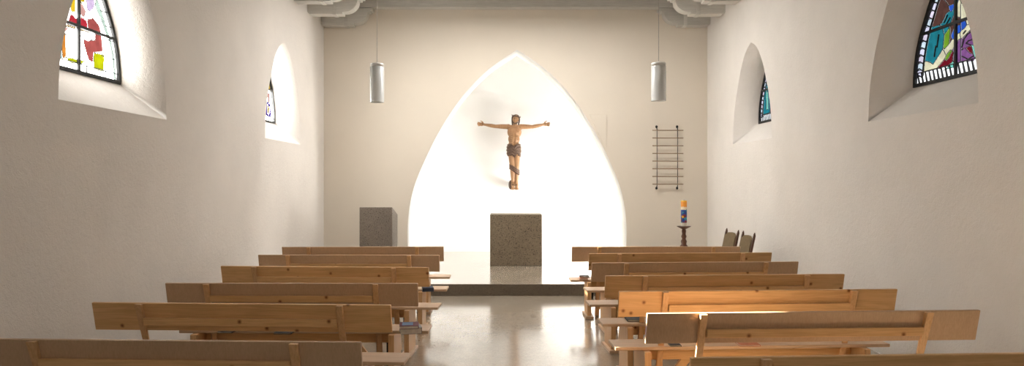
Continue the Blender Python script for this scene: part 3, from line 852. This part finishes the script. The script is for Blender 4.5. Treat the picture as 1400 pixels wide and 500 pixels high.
# ------------------------------------------------------------------ carved figure
FY = 14.72; FS = FY/F
def fp(px, py, dy=0.0): return Vector(((px-692)*FS-fig.location.x, dy, EYE+(250-py)*FS-fig.location.z))
fig = empty('crucifix', ((703-692)*FS, FY, EYE+(250-260)*FS))
fb = bmesh.new()
def ell(c, r, rot=None):
    mt_ = Matrix.Translation(c) @ (rot.to_4x4() if rot else Matrix()) @ Matrix.Diagonal((*r, 1))
    bmesh.ops.create_uvsphere(fb, u_segments=20, v_segments=12, radius=1, matrix=mt_)
def cap(p0, p1, r0, r1, n=14):
    """tapered limb segment with rounded ends"""
    d = p1-p0; ln = d.length; q = d.to_track_quat('Z', 'Y').to_matrix()
    prof = []
    for k_ in range(6): a_ = -PI/2+PI/2*k_/5; prof.append((r0*math.cos(a_), r0*math.sin(a_)))
    for k_ in range(6): a_ = PI/2*k_/5; prof.append((r1*math.cos(a_), ln+r1*math.sin(a_)))
    rings = []
    for rr, z in prof[1:-1]:
        rings.append([fb.verts.new(p0+q @ Vector((rr*math.cos(2*PI*i/n), rr*math.sin(2*PI*i/n), z))) for i in range(n)])
    A = fb.verts.new(p0+q @ Vector((0, 0, prof[0][1]))); B = fb.verts.new(p0+q @ Vector((0, 0, prof[-1][1])))
    for r_a, r_b in zip(rings, rings[1:]):
        for i in range(n): fb.faces.new((r_a[i], r_a[(i+1) % n], r_b[(i+1) % n], r_b[i]))
    for i in range(n):
        fb.faces.new((A, rings[0][(i+1) % n], rings[0][i])); fb.faces.new((B, rings[-1][i], rings[-1][(i+1) % n]))
# torso
ell(fp(703.3, 180.5, 0), (.150, .092, .150)); ell(fp(703.4, 175.5, .005), (.150, .075, .085))
ell(fp(702.6, 190, .005), (.122, .078, .13)); ell(fp(702.3, 197, .005), (.112, .074, .10)); ell(fp(702.5, 204.5, .005), (.128, .082, .11))
for sx in (-1, 1):
    ell(fp(703.4+sx*4.3, 178.0, -.066), (.068, .030, .048))                     # breast
    for k_ in range(4): cap(fp(703.2+sx*2.0, 183.0+k_*2.2, -.088+.003*k_), fp(703.2+sx*6.6, 183.4+k_*2.3, -.052), .009, .008)   # ribs
    ell(fp(702.6+sx*1.9, 191.5, -.068), (.030, .014, .04)); ell(fp(702.5+sx*1.9, 196.5, -.064), (.030, .014, .04))
    cap(fp(703.6, 172.2, -.062), fp(703.6+sx*7.5, 171.8, -.03), .014, .018)     # collar bone
    ell(fp(703.5+sx*8.6, 173.2, .0), (.062, .056, .058))                        # shoulder
# neck and head
cap(fp(703.8, 173, -.005), fp(704.0, 168, -.025), .055, .050)
hc = fp(704.7, 163.6, -.045); tilt = Matrix.Rotation(math.radians(14), 3, 'Y')
def hp(x, y, z): return hc+tilt @ Vector((x, y, z))
ell(hc+tilt @ Vector((0, .012, .028)), (.070, .086, .080), tilt); ell(hp(0, -.012, -.03), (.055, .062, .075), tilt); ell(hp(0, -.045, -.082), (.026, .024, .022))
cap(hp(0, -.078, .025), hp(0, -.098, -.022), .010, .015)                        # nose
for sx in (-1, 1):
    cap(hp(sx*.012, -.076, .036), hp(sx*.046, -.060, .034), .009, .008)         # brow
    ell(hp(sx*.028, -.066, .014), (.015, .010, .009)); ell(hp(sx*.040, -.052, -.02), (.022, .02, .02)); ell(hp(sx*.070, .01, .0), (.012, .022, .034))
cap(hp(-.02, -.076, -.052), hp(.02, -.076, -.052), .008, .008)                  # mouth
def arm(sg, sh, el, wr, hand):
    cap(sh, sh.lerp(el, .5), .054, .050); cap(sh.lerp(el, .5), el, .050, .038)
    cap(el, el.lerp(wr, .35), .039, .041); cap(el.lerp(wr, .35), wr, .041, .026); cap(wr, hand, .026, .027)
    ell(hand+Vector((sg*.012, 0, 0)), (.048, .019, .040))
    for k_ in range(4):
        off = (k_-1.5)*.0195; ln = (.058, .070, .066, .050)[k_]
        p1 = hand+Vector((sg*.048, -.002, -off)); p2 = p1+Vector((sg*ln*.5, -.012, -off*.25)); p3 = p2+Vector((sg*ln*.30, -.026, 0)); p4 = p3+Vector((-sg*.004, -.022, 0))
        cap(p1, p2, .0100, .0095, 8); cap(p2, p3, .0095, .009, 8); cap(p3, p4, .009, .008, 8)
    t0 = hand+Vector((-sg*.012, -.008, .034)); t1 = t0+Vector((sg*.026, -.016, .024)); t2 = t1+Vector((sg*.026, -.014, .006))
    cap(t0, t1, .013, .0105, 8); cap(t1, t2, .0105, .009, 8)
arm(-1, fp(695.2, 173.2), fp(677, 172.6), fp(663.2, 170.3), fp(659.6, 169.6))
arm(1, fp(712, 173), fp(728, 173.2), fp(741.5, 170.4), fp(745, 169.8))
def legf(hip, knee, ank, toe):
    cap(hip, hip.lerp(knee, .55), .078, .068); cap(hip.lerp(knee, .55), knee, .068, .053); ell(knee+Vector((0, -.022, 0)), (.038, .034, .045))
    cap(knee, knee.lerp(ank, .3), .052, .054); cap(knee.lerp(ank, .3), ank, .054, .034)
    cap(ank, toe, .036, .034); ell(ank.lerp(toe, .55), (.038, .034, .05))
    for k_ in range(5):
        p = toe+Vector(((k_-2)*.0155, -.006, -.012)); cap(p, p+Vector((0, -.014, -.036+abs(k_-1.5)*.004)), .0095, .0085, 8)
legf(fp(699.4, 207, 0), fp(700.7, 229, -.035), fp(701.3, 249, 0), fp(701.2, 256.0, -.075))
legf(fp(705.8, 207, 0), fp(706.3, 229, -.035), fp(706.3, 249, 0), fp(706.4, 256.0, -.075))
bmesh.ops.recalc_face_normals(fb, faces=fb.faces)
me = bpy.data.meshes.new('figure'); fb.to_mesh(me); fb.free(); me.materials.append(M['carved'])
body = bpy.data.objects.new('figure', me); C.objects.link(body); body.parent = fig
rm = body.modifiers.new('merge', 'REMESH'); rm.mode = 'VOXEL'; rm.voxel_size = .0058; rm.use_smooth_shade = True
so = body.modifiers.new('soften', 'SMOOTH'); so.factor = .5; so.iterations = 3
# dark lids, mouth line and beard
m = MB()
for sx in (-1, 1): m.ball(hp(sx*.028, -.072, .013), .010, (1.5, .7, .35), 8)
m.ball(hp(0, -.083, -.052), .010, (1.8, .5, .25), 8); m.build('eyes_and_mouth', M['carved_dark'], fig)
m = MB()
for q in range(11):
    t = q/10; a_ = PI*t
    m.ball(hp(-.052*math.cos(a_), -.030-.028*math.sin(a_), -.048-.036*math.sin(a_)), .014, (1, .8, 1.25), 8)
m.build('beard', M['hair'], fig)
m = MB()
m.ball(hp(0, .022, .040), .080, (1.0, 1.06, .92), 16)
for s_ in (-1, 1):
    for q in range(8):
        t = q/7; lenf = .20 if s_ < 0 else .12
        c = hp(s_*.070, .012, .03)+Vector((s_*.004*math.sin(5*t)-.006*t, -.004*t, -lenf*t))
        m.ball(c, .026*(1-.35*t), (.85, 1.3, 1.3), 8)
m.build('hair', M['hair'], fig)
m = MB()
for q in range(18):
    a = 2*PI*q/18; b = 2*PI*(q+1)/18
    P1 = hp(.078*math.cos(a), .010+.084*math.sin(a), .062+.006*math.sin(3*a)); P2 = hp(.078*math.cos(b), .010+.084*math.sin(b), .062+.006*math.sin(3*b))
    m.tube(P1, P2, .012, n=8)
    m.tube(P1, P1+Vector((.030*math.cos(a+.5), .030*math.sin(a+.5), .034 if q % 2 else .012)), .008, .001, n=6)
m.build('crown', M['carved_dark'], fig)
# loincloth: wrapped folds round the hips, tip hanging in front
m = MB(); nseg, nr = 72, 22
rings = []
for i in range(nr):
    t = i/(nr-1); ring = []
    for k_ in range(nseg):
        a = 2*PI*k_/nseg; ca, sa = math.cos(a), math.sin(a); front = max(0, -sa)
        hem = 211.5+1.2*math.cos(3*a)+5.0*front*max(0, 1-abs(ca-.12)*2.6)+(1.5 if ca < -.75 else 0)+(2.0 if ca > .7 else 0)
        topy = 197.0+3.2*front*max(0, 1-abs(ca)*2.4)
        py = topy+(hem-topy)*t
        ph = (a*1.4+t*7.0)*2.0
        fold = .0075*math.sin(ph*1.6)+.004*math.sin(ph*3.1+1)
        rx = .124+.012*math.sin(PI*min(1, t*1.2))+(.016*t if ca < 0 else .004*t)+fold; ry_ = .094+.006*t+fold
        ring.append(m.bm.verts.new(fp(702.6, py, .002)+Vector((rx*ca, ry_*sa, 0))))
    rings.append(ring)
for a, b in zip(rings, rings[1:]):
    for k_ in range(nseg):
        f = m.bm.faces.new((a[k_], a[(k_+1) % nseg], b[(k_+1) % nseg], b[k_])); f.smooth = True
o = m.build('loincloth', M['loin'], fig); sd = o.modifiers.new('thick', 'SOLIDIFY'); sd.thickness = .010
# band wound slantwise round the shins
m = MB(); rings = []
for i in range(19):
    t = i/18; ring = []
    for k_ in range(64):
        a = 2*PI*k_/64; ca, sa = math.cos(a), math.sin(a)
        rad = .006*abs(math.sin(PI*t*3))+(.0 if 0 < i < 18 else -.012)
        py = 228.0+7.0*t+4.0*ca
        ring.append(m.bm.verts.new(fp(703.3, py, -.018)+Vector(((.098+rad)*ca, (.074+rad)*sa, 0))))
    rings.append(ring)
for a, b in zip(rings, rings[1:]):
    for k_ in range(64):
        f = m.bm.faces.new((a[k_], a[(k_+1) % 64], b[(k_+1) % 64], b[k_])); f.smooth = True
o = m.build('leg_wrap', M['loin'], fig); sd = o.modifiers.new('thick', 'SOLIDIFY'); sd.thickness = .008
# dark rounded block behind the feet
m = MB(); c = fp(697.3, 252.5, 0)
m.ball(fp(698.6, 252.5, .13), .06, (.9, 1.4, 1.7), 14); m.build('foot_block', M['carved_dark'], fig)
m = MB()
for px, py in ((660, 169.6), (745, 169.8)):
    m.tube(fp(px, py, -.035), fp(px, py, YA-FY-.004), .006); m.ball(fp(px, py, -.038), .011, (1, .5, 1), 8)
for px in (701.1, 705.9):
    m.tube(fp(px, 252.6, -.085), fp(px, 252.6, YA-FY-.004), .007); m.ball(fp(px, 252.6, -.088), .012, (1, .5, 1), 8)
m.tube(fp(703, 186, 0), fp(703, 186, YA-FY-.004), .012)
m.build('nail', M['iron'], fig)
tag(fig, 'carved wooden crucifix figure with outstretched arms on the white apse wall', 'sculpture')

# ------------------------------------------------------------------ light
w = bpy.data.worlds.new('sky'); bpy.context.scene.world = w; w.use_nodes = True
bg = w.node_tree.nodes['Background']; bg.inputs[0].default_value = (.75, .86, 1, 1); bg.inputs[1].default_value = 1.0
def lamp(name, kind, loc, direction, energy, col=(1, 1, 1), **kw):
    d = bpy.data.lights.new(name, kind); d.energy = energy; d.color = col
    for k_, v in kw.items(): setattr(d, k_, v)
    o = bpy.data.objects.new(name, d); C.objects.link(o); o.location = loc
    o.rotation_euler = Vector(direction).to_track_quat('-Z', 'Y').to_euler()
    return o
lamp('sun', 'SUN', (-12, 9, 8), (4.46, -1.42, -2.25), 170.0, (1, .9, .74), angle=math.radians(.6))

lamp('rear_fill', 'AREA', (XC, YN+.05, 3.0), (0, 1, -.12), REAR, (1, .95, .88), shape='RECTANGLE', size=4.0, size_y=2.6)  # added fill light at the rear wall, which has no window opening
lamp('ceiling_fill', 'AREA', (XC, 10.3, 4.65), (0, .0, -1), 80.0, (1, .97, .93), shape='RECTANGLE', size=3.4, size_y=.9)  # added fill light above the frame, no fixture, brightens the front walls
# ------------------------------------------------------------------ camera
cam = bpy.data.cameras.new('camera'); co = bpy.data.objects.new('camera', cam); C.objects.link(co)
co.location = (0, 0, EYE); co.rotation_euler = (PI/2, 0, 0)
cam.sensor_width = 36; cam.lens = F/1400*36; cam.shift_x = 8/1400; cam.clip_start = .05
sc = bpy.context.scene; sc.camera = co
sc.view_settings.view_transform = 'Standard'; sc.view_settings.look = 'None'
sc.view_settings.exposure = EXPO; sc.view_settings.gamma = 1.0; sc.view_settings.use_curve_mapping = False
